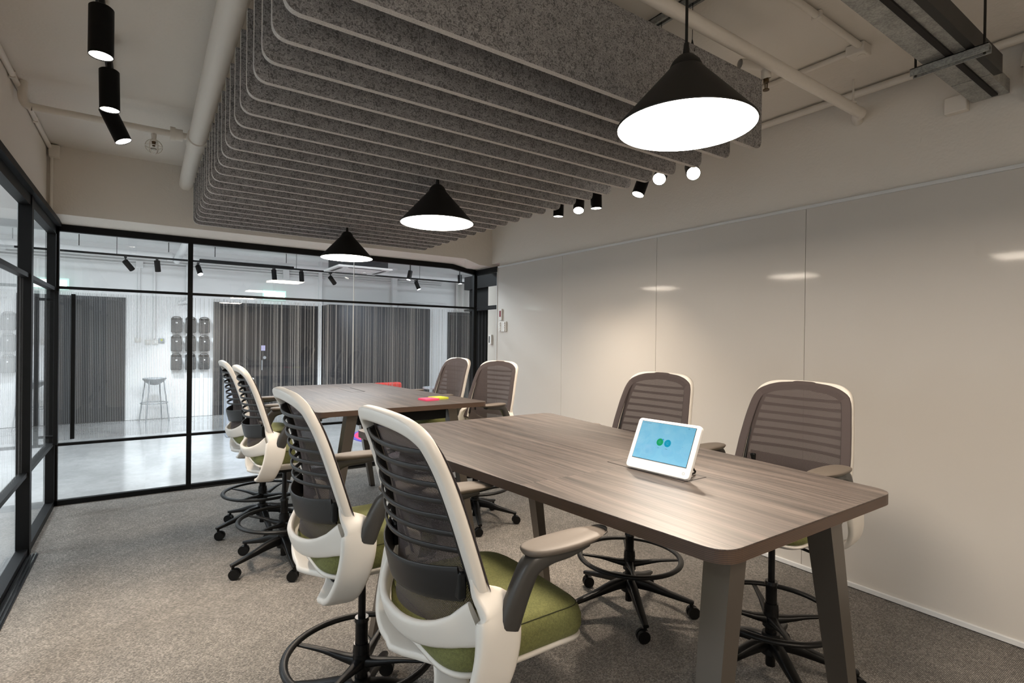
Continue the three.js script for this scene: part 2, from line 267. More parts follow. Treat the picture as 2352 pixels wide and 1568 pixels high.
{ // sliding glass along the lobby side
  const w = structure('window_2', 'black framed sliding glass wall along the lobby side with floor track', 'glazing'), x0 = XL - 0.03, x1 = XL + 0.03;
  for (const z of [-4.90, -3.05, -1.2, 0.65]) mesh('frame_post', span(x0 - 0.004, x1 + 0.008, 0, 2.47, z - 0.035, z + 0.035), M.black, w);
  mesh('frame_post', span(x0, x1, 0, 2.49, ZB + 0.025, ZB + 0.075), M.black, w);
  mesh('header_rail', span(x0, x1, 2.40, 2.47, ZB + 0.03, ZN), M.black, w);
  mesh('header_track', span(x0 - 0.03, x1 + 0.035, 2.47, 2.512, ZB + 0.03, ZN), M.black, w);
  for (const [a, b] of [[ZB + 0.075, -4.935], [-4.865, -3.085], [-3.015, -1.235], [-1.165, 0.615], [0.685, ZN]]) {
    for (const [y0, y1] of [[1.905, 1.935], [0.545, 0.575]]) mesh('rail', span(x0 + 0.01, x1 - 0.005, y0, y1, a, b), M.black, w);
    const q = new THREE.PlaneGeometry(b - a, 2.36); q.rotateY(Math.PI / 2); q.translate(XL, 1.225, (a + b) / 2); mesh('pane', q, M.glass, w);
    const f = new THREE.PlaneGeometry(b - a, 1.325); f.rotateY(Math.PI / 2); f.translate(XL - 0.004, 1.237, (a + b) / 2); mesh('line_film', f, film, w);
  }
  mesh('bottom_rail', span(x0, x1, 0.0, 0.05, ZB + 0.03, ZN), M.black, w);
  for (let i = 0; i < 3; i++) mesh('track_rib', span(x1 + 0.004 + i * 0.018, x1 + 0.012 + i * 0.018, 0, 0.014, -4.87, ZN), M.blackGloss, w);
  mesh('track_bed', span(x1, x1 + 0.055, 0, 0.006, -4.87, ZN), M.black, w);
}
{ // short return beside the whiteboard
  const w = structure('window_3', 'narrow black framed opening beside the whiteboard', 'opening');
  mesh('header_rail', span(3.625, 3.66, 2.37, 2.44, ZB + 0.02, -5.63), M.black, w);
  mesh('rail', span(3.63, 3.655, 1.93, 1.955, ZB + 0.02, -5.64), M.black, w);
  mesh('bottom_rail', span(3.625, 3.66, 0, 0.045, ZB + 0.02, -5.64), M.black, w);
}
// pull handles on the glass
for (const [x, z, dx, dz, label] of [[-0.54, ZB + 0.05, 0, -0.05, 'long black bar handle on the end glass'], [XL + 0.062, -5.86, -0.062, 0, 'long black bar handle on the sliding glass']]) {
  const t = thing('glass_pull', label, 'door pull', [x, 0, z], 0, 'long bar pulls on the glass');
  mesh('grip', rbox(0.03, 1.29, 0.03, 0, 1.235, 0, 0.003), M.black, t);
  for (const y of [0.66, 1.81]) mesh('standoff', rod([0, y, 0], [dx, y, dz], 0.012), M.black, t);
}

// whiteboard ---------------------------------------------------------
{
  const t = thing('whiteboard', 'wall-wide glossy white board of tall seamed panels', 'whiteboard', [0, 0, 0]);
  const seams = [-5.63, -4.366, -3.096, -1.831, -0.566, 0.70, 1.59];
  for (let i = 0; i < 6; i++) mesh('board_panel', rbox(0.018, 2.39, seams[i + 1] - seams[i] - 0.0025, XR + 0.009, 1.225, (seams[i] + seams[i + 1]) / 2, 0.0012, 1), M.board, t);
  mesh('top_trim', rbox(0.03, 0.022, 7.23, XR + 0.006, 2.431, -2.01, 0.004), M.boardTrim, t);
  mesh('bottom_trim', rbox(0.034, 0.03, 7.22, XR + 0.004, 0.019, -2.02, 0.004), M.boardTrim, t);
  mesh('end_trim', rbox(0.03, 2.42, 0.012, XR + 0.006, 1.215, -5.634, 0.003), M.boardTrim, t);
}
{ // devices stuck to the board beside its end
  const a = thing('wall_controller', 'white wall control with a dark red label on the whiteboard', 'controller', [XR - 0.002, 1.83, -5.53]);
  mesh('case', rbox(0.02, 0.14, 0.055, -0.008, 0, 0, 0.004), M.whiteDevice, a);
  mesh('label_strip', box(0.002, 0.075, 0.036, -0.019, 0.01, -0.006), M.redLabel, a);
  const b = thing('button_panel', 'white panel with small magnet buttons on the whiteboard', 'button panel', [XR - 0.0035, 1.68, -5.49]);
  mesh('case', rbox(0.014, 0.125, 0.16, -0.005, 0, 0, 0.004), M.whiteDevice, b);
  for (let i = 0; i < 4; i++) for (const z of [-0.05, 0.05]) mesh('button', rod([-0.012, 0.045 - i * 0.03, z], [-0.026, 0.045 - i * 0.03, z], 0.011), M.white, b);
}

// dark space behind the glass return
{
  const t = thing('black_curtain', 'black pleated curtain hanging behind the narrow opening beside the whiteboard', 'curtain', [0, 0, 0]);
  const g = grid((s, v) => { const z = -6.95 + s * 1.4; return [4.02 + 0.025 * Math.sin(z * 2 * Math.PI / 0.09), 0.02 + v * 1.94, z]; }, 220, 1);
  mesh('cloth', g, (M.curtain.side = THREE.DoubleSide, M.curtain), t, false);
  structMesh('wall_side_room', [span(4.1, 4.25, 0, H, -6.97, -4.8), span(3.86, 4.25, 0, H, -4.9, -4.78)], M.curtain, 'black wall of the space beside the meeting room', 'wall');
  structMesh('trim_1', [span(3.99, 4.08, 1.96, 2.44, -6.95, -5.56), span(3.9, 4.06, 1.93, 1.96, -6.95, -5.56), span(3.9, 3.985, 2.25, 2.44, -6.95, -5.56)], M.black, 'dark panel above the black curtain', 'panel');
  structMesh('wall_side_strip', [span(3.9, 3.98, 0, 1.93, -6.27, -5.6), span(3.9, 3.98, 1.97, 2.25, -6.27, -5.6)], std('pale grey paint', 0xb9b3a9, 0.8), 'pale wall strip seen beside the black curtain', 'wall');
  const d = thing('door_intercom', 'small white intercom on the pale strip by the curtain', 'intercom', [3.9, 1.52, -6.17]);
  mesh('case', rbox(0.03, 0.13, 0.06, -0.015, 0, 0, 0.005), M.whiteDevice, d);
  mesh('speaker_grille', box(0.004, 0.09, 0.02, -0.031, 0, -0.012), M.armGrey, d);
}

// ---------------------------------------------------------------- lighting fittings
function aim(light, from, to) { light.position.set(...from); light.target.position.set(...to); scene.add(light, light.target); }
const PEND = [[1.16, 'black cone pendant lamp hanging over the tablet'], [3.03, 'black cone pendant lamp hanging over the gap between the tables'], [4.86, 'black cone pendant lamp hanging closest to the glazed end wall'], [-0.70, 'black cone pendant lamp beyond the narrow end of the tablet table']];
PEND.forEach(([a, label], i) => {
  const t = thing('pendant_lamp', label, 'pendant lamp', [1.5, 2.245, -a], 0, 'cone pendant lamps over the tables');
  mesh('lamp_shade', lathe([[0.229, 0], [0.230, 0.004], [0.229, 0.006], [0.05, 0.205], [0.046, 0.207], [0.044, 0.203], [0.2262, 0.004], [0.226, 0.0], [0.229, 0]], 64), M.lampBlack, t);
  mesh('cap', lathe([[0.054, 0.196], [0.054, 0.205], [0.046, 0.222], [0.028, 0.24], [0.012, 0.243], [0.0, 0.243]], 40), M.lampBlack, t);
  mesh('cable_grip', lathe([[0.012, 0.24], [0.012, 0.25], [0.008, 0.285], [0.005, 0.29], [0, 0.29]], 16), M.lampBlack, t);
  mesh('cable', rod([0, 0.28, 0], [0, H - 2.245, 0], 0.005, 0.005, 8), M.lampBlack, t);
  mesh('ceiling_rose', lathe([[0, H - 2.245 - 0.025], [0.05, H - 2.245 - 0.025], [0.05, H - 2.245], [0, H - 2.245]], 24), M.lampBlack, t);
  mesh('diffuser', lathe([[0, 0.0005], [0.2264, 0.0005], [0.2264, 0.006], [0, 0.006]], 64), M.lampGlow, t);
  const L = new THREE.RectAreaLight(WARM, PENDANT_POWER, 0.40, 0.40); L.position.set(1.5, 2.243, -a); L.lookAt(1.5, 0, -a); scene.add(L);
});
function spotlight(name, label, group, pos, dir, ceilingY, mats, power, color, angle = 0.42, size = [0.045, 0.21]) {
  // pos: centre of the lens; dir: where it points
  const t = thing(name, label, 'spotlight', pos, 0, group), d = V(...dir).normalize(), [r, L] = size, b = d.clone().multiplyScalar(-L);
  const q = new THREE.Quaternion().setFromUnitVectors(V(0, 1, 0), d.clone().negate());
  const can = lathe([[r - 0.003, 0.004], [r - 0.003, 0], [r, 0], [r, L - 0.004], [r - 0.004, L], [0, L]], 28); can.applyQuaternion(q); mesh('body', can, M.black, t);
  const disc = lathe([[0, 0.004], [r - 0.003, 0.004], [r - 0.003, 0.008], [0, 0.008]], 24); disc.applyQuaternion(q); mesh('lens', disc, mats, t);
  const m = d.clone().multiplyScalar(-L * 0.8), top = ceilingY - pos[1];
  mesh('bracket', [rod([m.x, m.y, m.z], [b.x * 0.9, Math.max(b.y, m.y) + 0.03, b.z * 0.9], 0.012), rod([b.x * 0.9, Math.max(b.y, m.y) + 0.02, b.z * 0.9], [b.x * 0.9, top - 0.012, b.z * 0.9], 0.011)], M.blackSatin, t);
  mesh('adapter', rbox(0.035, 0.03, 0.13, b.x * 0.9, top - 0.0155, b.z * 0.9, 0.004), M.blackSatin, t);
  if (power) { const S = new THREE.SpotLight(color, power, 0, angle, 1.0, 2); S.castShadow = true; S.shadow.radius = 1.6; const p = [0, 1, 2].map((k) => pos[k] + d.getComponent(k) * 0.012); aim(S, p, [0, 1, 2].map((k) => pos[k] + d.getComponent(k) * 3)); }
  return t;
}
const ORD = ['first', 'second', 'third', 'fourth', 'fifth', 'sixth', 'seventh', 'eighth', 'ninth', 'tenth', 'eleventh', 'twelfth', 'thirteenth', 'fourteenth', 'fifteenth', 'sixteenth', 'seventeenth', 'eighteenth', 'nineteenth', 'twentieth', 'twenty-first', 'twenty-second', 'twenty-third'];
{ // whiteboard-side track, listed from the glazed end
  const XT = 3.0;
  const t = thing('lighting_track', 'black ceiling lighting track near the whiteboard wall', 'lighting track', [XT, 3.075, -3.12]);
  mesh('rail', rbox(0.035, 0.03, 2.0, 0, 0, 0, 0.003), M.black, t);
  [[2.972, 2.605, 3.63, 0, -1, -0.03], [2.955, 2.6, 3.345, -0.42, -1, 0.42], [3.0, 2.592, 3.18, 0.02, -1, 0.02], [2.975, 2.598, 2.715, -0.42, -1, -0.05], [2.86, 2.622, 2.42, -0.75, -0.62, 0.45], [2.96, 2.628, 2.22, -0.85, -0.62, 0.75]].forEach(([x, y, a, dx, dy, dz], i) =>
    spotlight('track_spotlight', `black cylinder spotlight on the whiteboard-side track, ${ORD[i]} from the glazed end wall`, 'spotlights on the whiteboard-side track', [x, y, -a], [dx, dy, dz], 3.06, M.spotGlow, SPOT_POWER * [0.55, 1, 0.6, 1, 0.75, 0.75][i], WARM, [0.78, 0.42, 0.78, 0.42, 0.42, 0.42][i]));
}
{
  const t = thing('lighting_track', 'black ceiling lighting track near the sliding glass', 'lighting track', [-0.19, 3.075, -2.8]);
  mesh('rail', rbox(0.035, 0.03, 3.2, 0, 0, 0, 0.003), M.black, t);
  [[-0.125, 2.70, 4.03, 0.42, -0.95, 0.10], [-0.17, 2.706, 3.53, 0.02, -1, 0.02], [-0.17, 2.706, 2.87, 0.0, -1, 0.03]].forEach(([x, y, a, dx, dy, dz], i) =>
    spotlight('track_spotlight', `black cylinder spotlight on the glass-side track, ${ORD[i]} from the glazed end wall`, 'spotlights on the glass-side track', [x, y, -a], [dx, dy, dz], 3.06, M.spotGlow, SPOT_POWER * [0.5, 1.2, 1.6][i], WARM, [0.42, 0.5, 0.6][i]));
}

// ---------------------------------------------------------------- felt baffles
{
  const X0 = 0.33, X1 = 2.585, YB = 2.505, YT = 2.865, T = 0.024;
  const s = roundedShape([[X0, YB], [X1, YB], [X1, YT], [X0, YT]], [0.055, 0.055, 0.002, 0.002]);
  const e = extrude(s, T, 0, 10); e.translate(0, 0, -T / 2);
  const face = [], rim = []; // rim split off to carry a paler colour imitating light from below
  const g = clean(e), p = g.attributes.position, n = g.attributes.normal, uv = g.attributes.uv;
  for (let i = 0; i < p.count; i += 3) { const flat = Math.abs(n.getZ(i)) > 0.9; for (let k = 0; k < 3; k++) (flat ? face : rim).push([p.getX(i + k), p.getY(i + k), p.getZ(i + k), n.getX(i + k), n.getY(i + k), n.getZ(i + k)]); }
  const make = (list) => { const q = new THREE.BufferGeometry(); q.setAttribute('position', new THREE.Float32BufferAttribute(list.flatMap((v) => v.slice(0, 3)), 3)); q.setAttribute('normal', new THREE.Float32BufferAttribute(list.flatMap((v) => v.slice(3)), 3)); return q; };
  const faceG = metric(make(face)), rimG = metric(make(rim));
  const wireG = join([X0 + 0.45, X1 - 0.55].flatMap((x) => [rod([x, YT - 0.01, 0], [x, H - 0.03, 0], 0.0016, 0.0016, 6), rod([x, YT - 0.03, -0.014], [x, YT + 0.03, 0], 0.002, 0.002, 6), rod([x, YT - 0.03, 0.014], [x, YT + 0.03, 0], 0.002, 0.002, 6)]));
  for (let i = 0; i < 23; i++) {
    const k = 22 - i, z = -(1.53 + T / 2 + k * 0.178);
    const t = thing('felt_baffle', `hanging grey felt ceiling baffle, ${ORD[i]} from the glazed end wall`, 'ceiling baffle', [0, 0, z], 0, 'felt baffles under the ceiling');
    const shift = (i * 0.37) % 1;
    const fg = faceG.clone(); const u2 = fg.attributes.uv; for (let j = 0; j < u2.count; j++) u2.setXY(j, u2.getX(j) + shift, u2.getY(j) + shift * 0.7);
    const a = new THREE.Mesh(fg, M.felt); a.name = 'felt_sheet'; const b = new THREE.Mesh(rimG, M.litEdge); b.name = 'cut_edge'; const c = new THREE.Mesh(wireG, M.darkSteel); c.name = 'suspension_wires';
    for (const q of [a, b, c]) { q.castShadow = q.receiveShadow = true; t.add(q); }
  }
  for (const [x, l] of [[X0 + 0.45, 'steel ceiling channel holding the baffles, sliding-glass side'], [X1 - 0.55, 'steel ceiling channel holding the baffles, whiteboard side']]) {
    const t = thing('ceiling_channel', l, 'channel', [x, H, 0]);
    mesh('channel', [span(-0.022, 0.022, -0.006, 0, -5.7, 0.9), span(-0.022, -0.017, -0.03, 0, -5.7, 0.9), span(0.017, 0.022, -0.03, 0, -5.7, 0.9), span(-0.022, -0.009, -0.034, -0.03, -5.7, 0.9), span(0.009, 0.022, -0.034, -0.03, -5.7, 0.9)], M.zinc, t);
  }
}

// ---------------------------------------------------------------- exposed services
{
  const big = thing('ceiling_pipe', 'thick cream painted pipe beside the felt baffles', 'pipe', [0.29, 2.93, 0]);
  mesh('run', rod([0, 0, 0.6], [0, 0, -5.81], 0.058, 0.058, 28), M.pipePaint, big);
  mesh('coupling', rod([0, 0, -4.38], [0, 0, -4.56], 0.068, 0.068, 28), M.pipePaint, big);
  const branch = thing('branch_pipe', 'thin cream painted sprinkler branch pipe under the ceiling', 'pipe', [0, 2.94, -4.46]);
  mesh('run', rod([0.27, 0, 0], [-0.6, 0, 0], 0.024, 0.024, 18), M.pipePaint, branch);
  mesh('coupling', [rod([0.2, 0, 0], [0.14, 0, 0], 0.042, 0.042, 20), rod([0.155, 0, 0], [0.125, 0, 0], 0.05, 0.05, 20)], M.pipePaint, branch);
  mesh('elbow', tube([[-0.6, 0, 0], [-0.63, 0.01, 0], [-0.645, 0.04, 0], [-0.645, 0.15, 0]], 0.024, 14, 14), M.pipePaint, branch);
  const sp = thing('sprinkler_head', 'caged sprinkler head under the thin branch pipe', 'sprinkler', [0.03, 2.914, -4.46]);
  mesh('stem', rod([0, 0, 0], [0, -0.05, 0], 0.016, 0.014), M.pipePaint, sp);
  mesh('head', [rod([0, -0.05, 0], [0, -0.085, 0], 0.013, 0.008), rod([0, -0.10, 0], [0, -0.104, 0], 0.018)], M.brass, sp);
  const cage = [0, 1, 2].map((k) => { const q = new THREE.TorusGeometry(0.05, 0.0028, 8, 28); q.rotateY(k * Math.PI / 3); q.translate(0, -0.085, 0); return q; }); { const q = new THREE.TorusGeometry(0.05, 0.0028, 8, 28); q.rotateX(Math.PI / 2); q.translate(0, -0.085, 0); cage.push(q); }
  mesh('cage', cage, M.pipePaint, sp);

  const rp = thing('cross_pipe', 'cream painted pipe crossing the ceiling towards the whiteboard wall', 'pipe', [0, 2.915, -1.47]);
  mesh('run', rod([1.0, 0, 0], [3.5, 0, 0], 0.03, 0.03, 22), M.pipePaint, rp);
  mesh('elbow', tube([[3.49, 0, 0], [3.55, 0, 0], [3.58, 0, -0.03], [3.66, 0, -0.06]], 0.031, 16, 16), M.pipePaint, rp);
  mesh('hanger', [rod([3.45, 0.03, 0], [3.45, 0.175, 0], 0.006), rod([3.45, 0.028, 0.0], [3.45, 0.04, 0], 0.02)], M.pipePaint, rp);
  const s2 = thing('sprinkler_head', 'sprinkler head on a cream elbow at the end of the baffles', 'sprinkler', [2.622, 2.91, -1.53]);
  mesh('elbow', tube([[-0.14, 0.03, -0.06], [-0.07, 0.035, -0.03], [-0.015, 0.025, 0], [0, -0.03, 0]], 0.024, 18, 14), M.pipePaint, s2);
  mesh('head', [rod([0, -0.03, 0], [0, -0.05, 0], 0.014), rod([0.01, -0.05, 0], [0.008, -0.085, 0], 0.003), rod([-0.01, -0.05, 0], [-0.008, -0.085, 0], 0.003), rod([0, -0.085, 0], [0, -0.09, 0], 0.016)], M.brass, s2);

  const c1 = thing('ceiling_conduit', 'cream conduit with junction box on the ceiling by the cable trunking', 'conduit', [0, H - 0.02, 0]);
  mesh('run', rod([1.2, 0, -1.27], [3.06, 0, -1.27], 0.016, 0.016, 14), M.pipePaint, c1);
  mesh('side_run', rod([3.08, 0, -1.3], [3.08, 0, -5.8], 0.016, 0.016, 14), M.pipePaint, c1);
  mesh('junction_box', [rbox(0.09, 0.055, 0.09, 3.08, -0.01, -1.29, 0.006), rod([3.08, -0.036, -1.275], [3.08, -0.04, -1.275], 0.018)], M.pipePaint, c1);
  mesh('clip', rbox(0.02, 0.035, 0.045, 2.6, 0.0, -1.27, 0.004), M.pipePaint, c1);
  const c2 = thing('wall_conduit', 'cream conduit along the top of the whiteboard wall', 'conduit', [0, 0, 0]);
  mesh('run', rod([3.60, H - 0.03, 0.6], [3.60, H - 0.03, -5.8], 0.022, 0.022, 16), M.pipePaint, c2);
  mesh('bend', tube([[3.64, 3.0, -0.50], [3.63, 3.05, -0.58], [3.63, 3.06, -0.66], [3.635, 3.02, -0.74], [3.645, 2.93, -0.76]], 0.017, 24, 14), M.pipePaint, c2);
  const c3 = thing('ceiling_conduit', 'cream conduit along the ceiling edge above the sliding glass', 'conduit', [0, 0, 0]);
  mesh('run', rod([XL + 0.02, H - 0.03, 0.6], [XL + 0.02, H - 0.03, -5.8], 0.016, 0.016, 14), M.pipePaint, c3);
  mesh('drop', rod([XL + 0.03, H - 0.05, -5.795], [XL + 0.03, 2.54, -5.795], 0.012, 0.012, 12), M.pipePaint, c3);
  mesh('junction_box', rbox(0.07, 0.10, 0.06, XL + 0.05, H - 0.06, -5.78, 0.006), M.pipePaint, c3);
  for (const a of [4.3, 5.1]) mesh('clip', rbox(0.03, 0.045, 0.02, XL + 0.02, H - 0.03, -a, 0.004), M.pipePaint, c3);

  // galvanised trunking that ends at the whiteboard wall
  const t = thing('cable_trunking', 'galvanised steel cable trunking hung below the ceiling', 'trunking', [0, 2.81, -0.86]);
  mesh('tray_cover', [span(0.6, 2.95, 0, 0.07, -0.10, 0.06)], M.zinc, t);
  mesh('tray_cover', [span(2.956, 3.30, 0, 0.07, -0.10, 0.06)], M.zinc, t);
  mesh('tray_cover', [span(3.306, 3.62, 0, 0.07, -0.10, 0.05)], M.zinc, t);
  mesh('groove_rail', [span(0.6, 3.58, -0.010, 0.0, -0.010, 0.014)], M.gap, t);
  mesh('flange', [span(0.6, 3.3, -0.012, 0.075, 0.064, 0.095)], M.darkSteel, t);
  const h = thing('strut_hanger', 'slotted steel strut under the trunking on threaded rods', 'hanger', [2.93, 2.78, -0.86]);
  mesh('strut', [span(-0.021, 0.021, 0.012, 0.016, -0.14, 0.14), span(-0.021, -0.016, -0.018, 0.016, -0.14, 0.14), span(0.016, 0.021, -0.018, 0.016, -0.14, 0.14)], M.zinc, h);
  for (const z of [-0.125, 0.122]) mesh('threaded_rod', rod([0, -0.02, z], [0, H - 2.78, z], 0.005), M.darkSteel, h);
  const bx = thing('wall_box', 'cream electrical boxes where the trunking meets the wall', 'electrical box', [XR + 0.02, 2.87, -0.70]);
  mesh('case', rbox(0.09, 0.16, 0.10, -0.045, 0.03, 0.0, 0.006), M.pipePaint, bx);
  mesh('lower_case', rbox(0.08, 0.07, 0.10, -0.04, -0.09, 0.0, 0.006), M.pipePaint, bx);
  const by = thing('wall_box', 'small cream electrical box under the far edge of the trunking', 'electrical box', [XR + 0.02, 2.83, -1.03]);
  mesh('case', rbox(0.05, 0.09, 0.10, -0.025, 0, 0, 0.006), M.pipePaint, by);
}

// ---------------------------------------------------------------- tables
function makeTable(label, cx, zWide, zNarrow, hatch) {
  const t = thing('meeting_table', label, 'table', [cx, 0, 0], 0), TOP = 1.05, TH = 0.033, dir = Math.sign(zNarrow - zWide);
  const hw = 0.632, hn = 0.45;
  const s = roundedShape(dir > 0 ? [[-hw, zWide], [hw, zWide], [hn, zNarrow], [-hn, zNarrow]].map(([x, z]) => [x, -z]).reverse() : [[-hw, zWide], [hw, zWide], [hn, zNarrow], [-hn, zNarrow]].map(([x, z]) => [x, -z]), 0.065);
  const g = extrude(s, TH - 0.001, 0, 10); g.rotateX(-Math.PI / 2); g.translate(0, TOP - TH, 0);
  mesh('edge_band', g, M.ply, t);
  const g2 = extrude(s, 0.002, 0.0008, 10); g2.rotateX(-Math.PI / 2); g2.translate(0, TOP - 0.0018, 0);
  mesh('table_top', g2, M.wood, t);
  const leg = (x0, z0, x1, z1) => { const ring = (x, y, z, w, d) => [[x - w, y, z - d], [x + w, y, z - d], [x + w, y, z + d], [x - w, y, z + d]]; const q = stack([ring(x1, 0.006, z1, 0.022, 0.028), ring(x0, TOP - TH, z0, 0.036, 0.040)]); return toCreasedNormals(q, 0.5); };
  const inW = zWide + dir * 0.13, inN = zNarrow - dir * 0.13;
  for (const sx of [-1, 1]) { mesh('leg', leg(sx * 0.37, inW, sx * 0.55, inW - dir * 0.04), M.legMetal, t); mesh('leg', leg(sx * 0.25, inN, sx * 0.43, inN + dir * 0.04), M.legMetal, t); }
  for (const sx of [-1, 1]) for (const [x, z] of [[0.55, inW - dir * 0.04], [0.43, inN + dir * 0.04]]) mesh('foot', rbox(0.046, 0.008, 0.054, sx * x, 0.004, z, 0.002), M.black, t);
  mesh('cross_rail', [span(-0.33, 0.33, 0.935, TOP - TH, inW - 0.02, inW + 0.02)], M.black, t);
  mesh('cross_rail', [span(-0.22, 0.22, 0.955, TOP - TH, inN - 0.02, inN + 0.02)], M.black, t);
  mesh('spine_beam', span(-0.05, 0.05, 0.955, TOP - TH, Math.min(inW, inN), Math.max(inW, inN)), M.black, t);
  const [hx, hz, w, d] = hatch; // flush cable hatch with a dark gap all round
  mesh('hatch_gap', span(hx - w / 2, hx + w / 2, TOP - 0.001, TOP + 0.0012, hz - d / 2, hz + d / 2), M.gap, t);
  mesh('hatch_lid', span(hx - w / 2 + 0.004, hx + w / 2 - 0.004, TOP - 0.001, TOP + 0.0018, hz - d / 2 + 0.004, hz + d / 2 - 0.004), M.wood, t);
  return { t, inW };
}
const nearTable = makeTable('dark wood meeting table carrying the tablet', 1.515, -2.70, -0.70, [0.025, -1.31, 0.13, 0.355]);
const farTable = makeTable('dark wood meeting table carrying the sticky notes', 1.50, -3.405, -5.42, [0.02, -4.76, 0.12, 0.40]);
mesh('cable_slot', span(0.068, 0.082, 1.0495, 1.0522, -4.96, -4.56), M.gap, farTable.t);
{
  const font = await new FontLoader().loadAsync('fonts/droid/droid_sans_bold.typeface.json');
  const g = new TextGeometry('Steelcase', { font, size: 0.014, depth: 0.0006, curveSegments: 3 }); g.computeBoundingBox(); g.translate(-g.boundingBox.max.x / 2, 0, 0);
  g.translate(-0.02, 0.942, farTable.inW + 0.0205); mesh('maker_lettering', g, M.text, farTable.t);
}
{ // touch panel
  const t = thing('touch_tablet', 'white touch tablet with a pale blue screen on the table', 'tablet', [1.478, 1.0565, -1.2535], 0);
  const W = 0.262, HH = 0.192, tilt = Math.atan2(0.085, 0.172);
  const shape = roundedShape([[-W / 2, 0], [W / 2, 0], [W / 2, HH], [-W / 2, HH]], 0.016);
  const place = (g) => { g.rotateY(-Math.PI / 2); g.rotateZ(-tilt); g.rotateY(0.085); return g; }; // screen faces the sliding glass, leaning back
  const body = extrude(shape, 0.010, 0.0025, 8); body.translate(0, 0.002, -0.012); mesh('case', place(body), M.white, t);
  const c = document.createElement('canvas'); c.width = 1024; c.height = 640; const x = c.getContext('2d');
  const gr = x.createLinearGradient(0, 0, 0, 640); gr.addColorStop(0, '#7cc0dc'); gr.addColorStop(1, '#93d8f6'); x.fillStyle = gr; x.fillRect(0, 0, 1024, 640);
  const r = rng(5); for (let i = 0; i < 60; i++) { x.fillStyle = `rgba(${r() > 0.5 ? '255,255,255' : '40,140,190'},0.035)`; x.beginPath(); x.arc(r() * 1024, r() * 640, 30 + r() * 110, 0, 7); x.fill(); }
  for (const [cx, col] of [[448, '#12a567'], [594, '#149ec0']]) { x.fillStyle = col; x.beginPath(); x.arc(cx, 318, 62, 0, 7); x.fill(); x.strokeStyle = 'rgba(255,255,255,0.4)'; x.lineWidth = 4; x.beginPath(); x.arc(cx, 318, 18, 0.4, 5.6); x.stroke(); }
  x.fillStyle = '#2b8fd0'; x.beginPath(); x.arc(496, 268, 13, 0, 7); x.fill();
  x.fillStyle = 'rgba(60,80,110,0.55)'; x.fillRect(430, 412, 32, 5); x.fillRect(572, 412, 46, 5);
  x.fillRect(24, 22, 20, 6); x.fillRect(50, 22, 70, 6); x.fillRect(128, 22, 60, 6); x.fillRect(890, 22, 30, 10); x.fillRect(980, 24, 14, 6);
  const map = new THREE.CanvasTexture(c); map.colorSpace = THREE.SRGBColorSpace;
  const scr = std('lit tablet screen', 0x000000, 0.15, 0, { emissive: new THREE.Color(1, 1, 1), emissiveIntensity: 0.5, emissiveMap: map });
  const q = new THREE.PlaneGeometry(0.224, 0.14); q.translate(0, 0.112, 0.0022); mesh('screen', place(q), scr, t, false);
  const bz = new THREE.PlaneGeometry(0.227, 0.143); bz.translate(0, 0.112, 0.0012); mesh('screen_border', place(bz), M.armGrey, t, false);
  mesh('printed_mark', place((() => { const k = new THREE.TorusGeometry(0.0045, 0.0004, 6, 20); k.translate(0.108, 0.02, 0.0006); return k; })()), M.padGrey, t);
  for (const z of [-0.05, 0.075]) mesh('stand', tube([[0.055, 0.10, z], [0.085, 0.05, z], [0.118, 0.012, z], [0.126, 0.003, z], [0.118, 0.0005, z], [0.06, 0.0005, z]], 0.0035, 30, 8), M.darkSteel, t);
}
for (const [m, x, z, label] of [[M.pink, 1.782, -3.71, 'pad of pink sticky notes on the table'], [M.yellow, 1.888, -3.762, 'pad of yellow sticky notes on the table']]) {
  const t = thing('sticky_note_pad', label, 'sticky notes', [x, 1.0512, z], 0.12, 'sticky note pads');
  mesh('lower_sheets', box(0.118, 0.007, 0.118, 0, 0.0035, 0), m, t); mesh('upper_sheets', box(0.116, 0.006, 0.116, 0.001, 0.010, 0.001), m, t);
}

// ---------------------------------------------------------------- stools
const prof = (tab, y) => { for (let i = 0; i < tab.length - 1; i++) if (y <= tab[i + 1][0]) { const k = Math.max(0, (y - tab[i][0]) / (tab[i + 1][0] - tab[i][0])); return tab[i][1] * (1 - k) + tab[i + 1][1] * k; } return tab[tab.length - 1][1]; };
const XS = [[0.80, -0.105], [0.886, -0.130], [0.97, -0.156], [1.071, -0.186], [1.156, -0.212], [1.215, -0.234], [1.275, -0.262], [1.298, -0.278], [1.317, -0.294]];
const ZW = [[0.80, 0.250], [0.93, 0.252], [1.03, 0.246], [1.126, 0.235], [1.20, 0.224], [1.25, 0.214], [1.28, 0.202], [1.298, 0.180], [1.309, 0.148], [1.316, 0.075]];
const BULGE = [[0.80, 0.148], [0.86, 0.122], [0.93, 0.090], [1.03, 0.060], [1.126, 0.045], [1.20, 0.033], [1.28, 0.010], [1.317, 0]];
const backX = (y, s) => prof(XS, y) - prof(BULGE, y) * (1 - s * s);
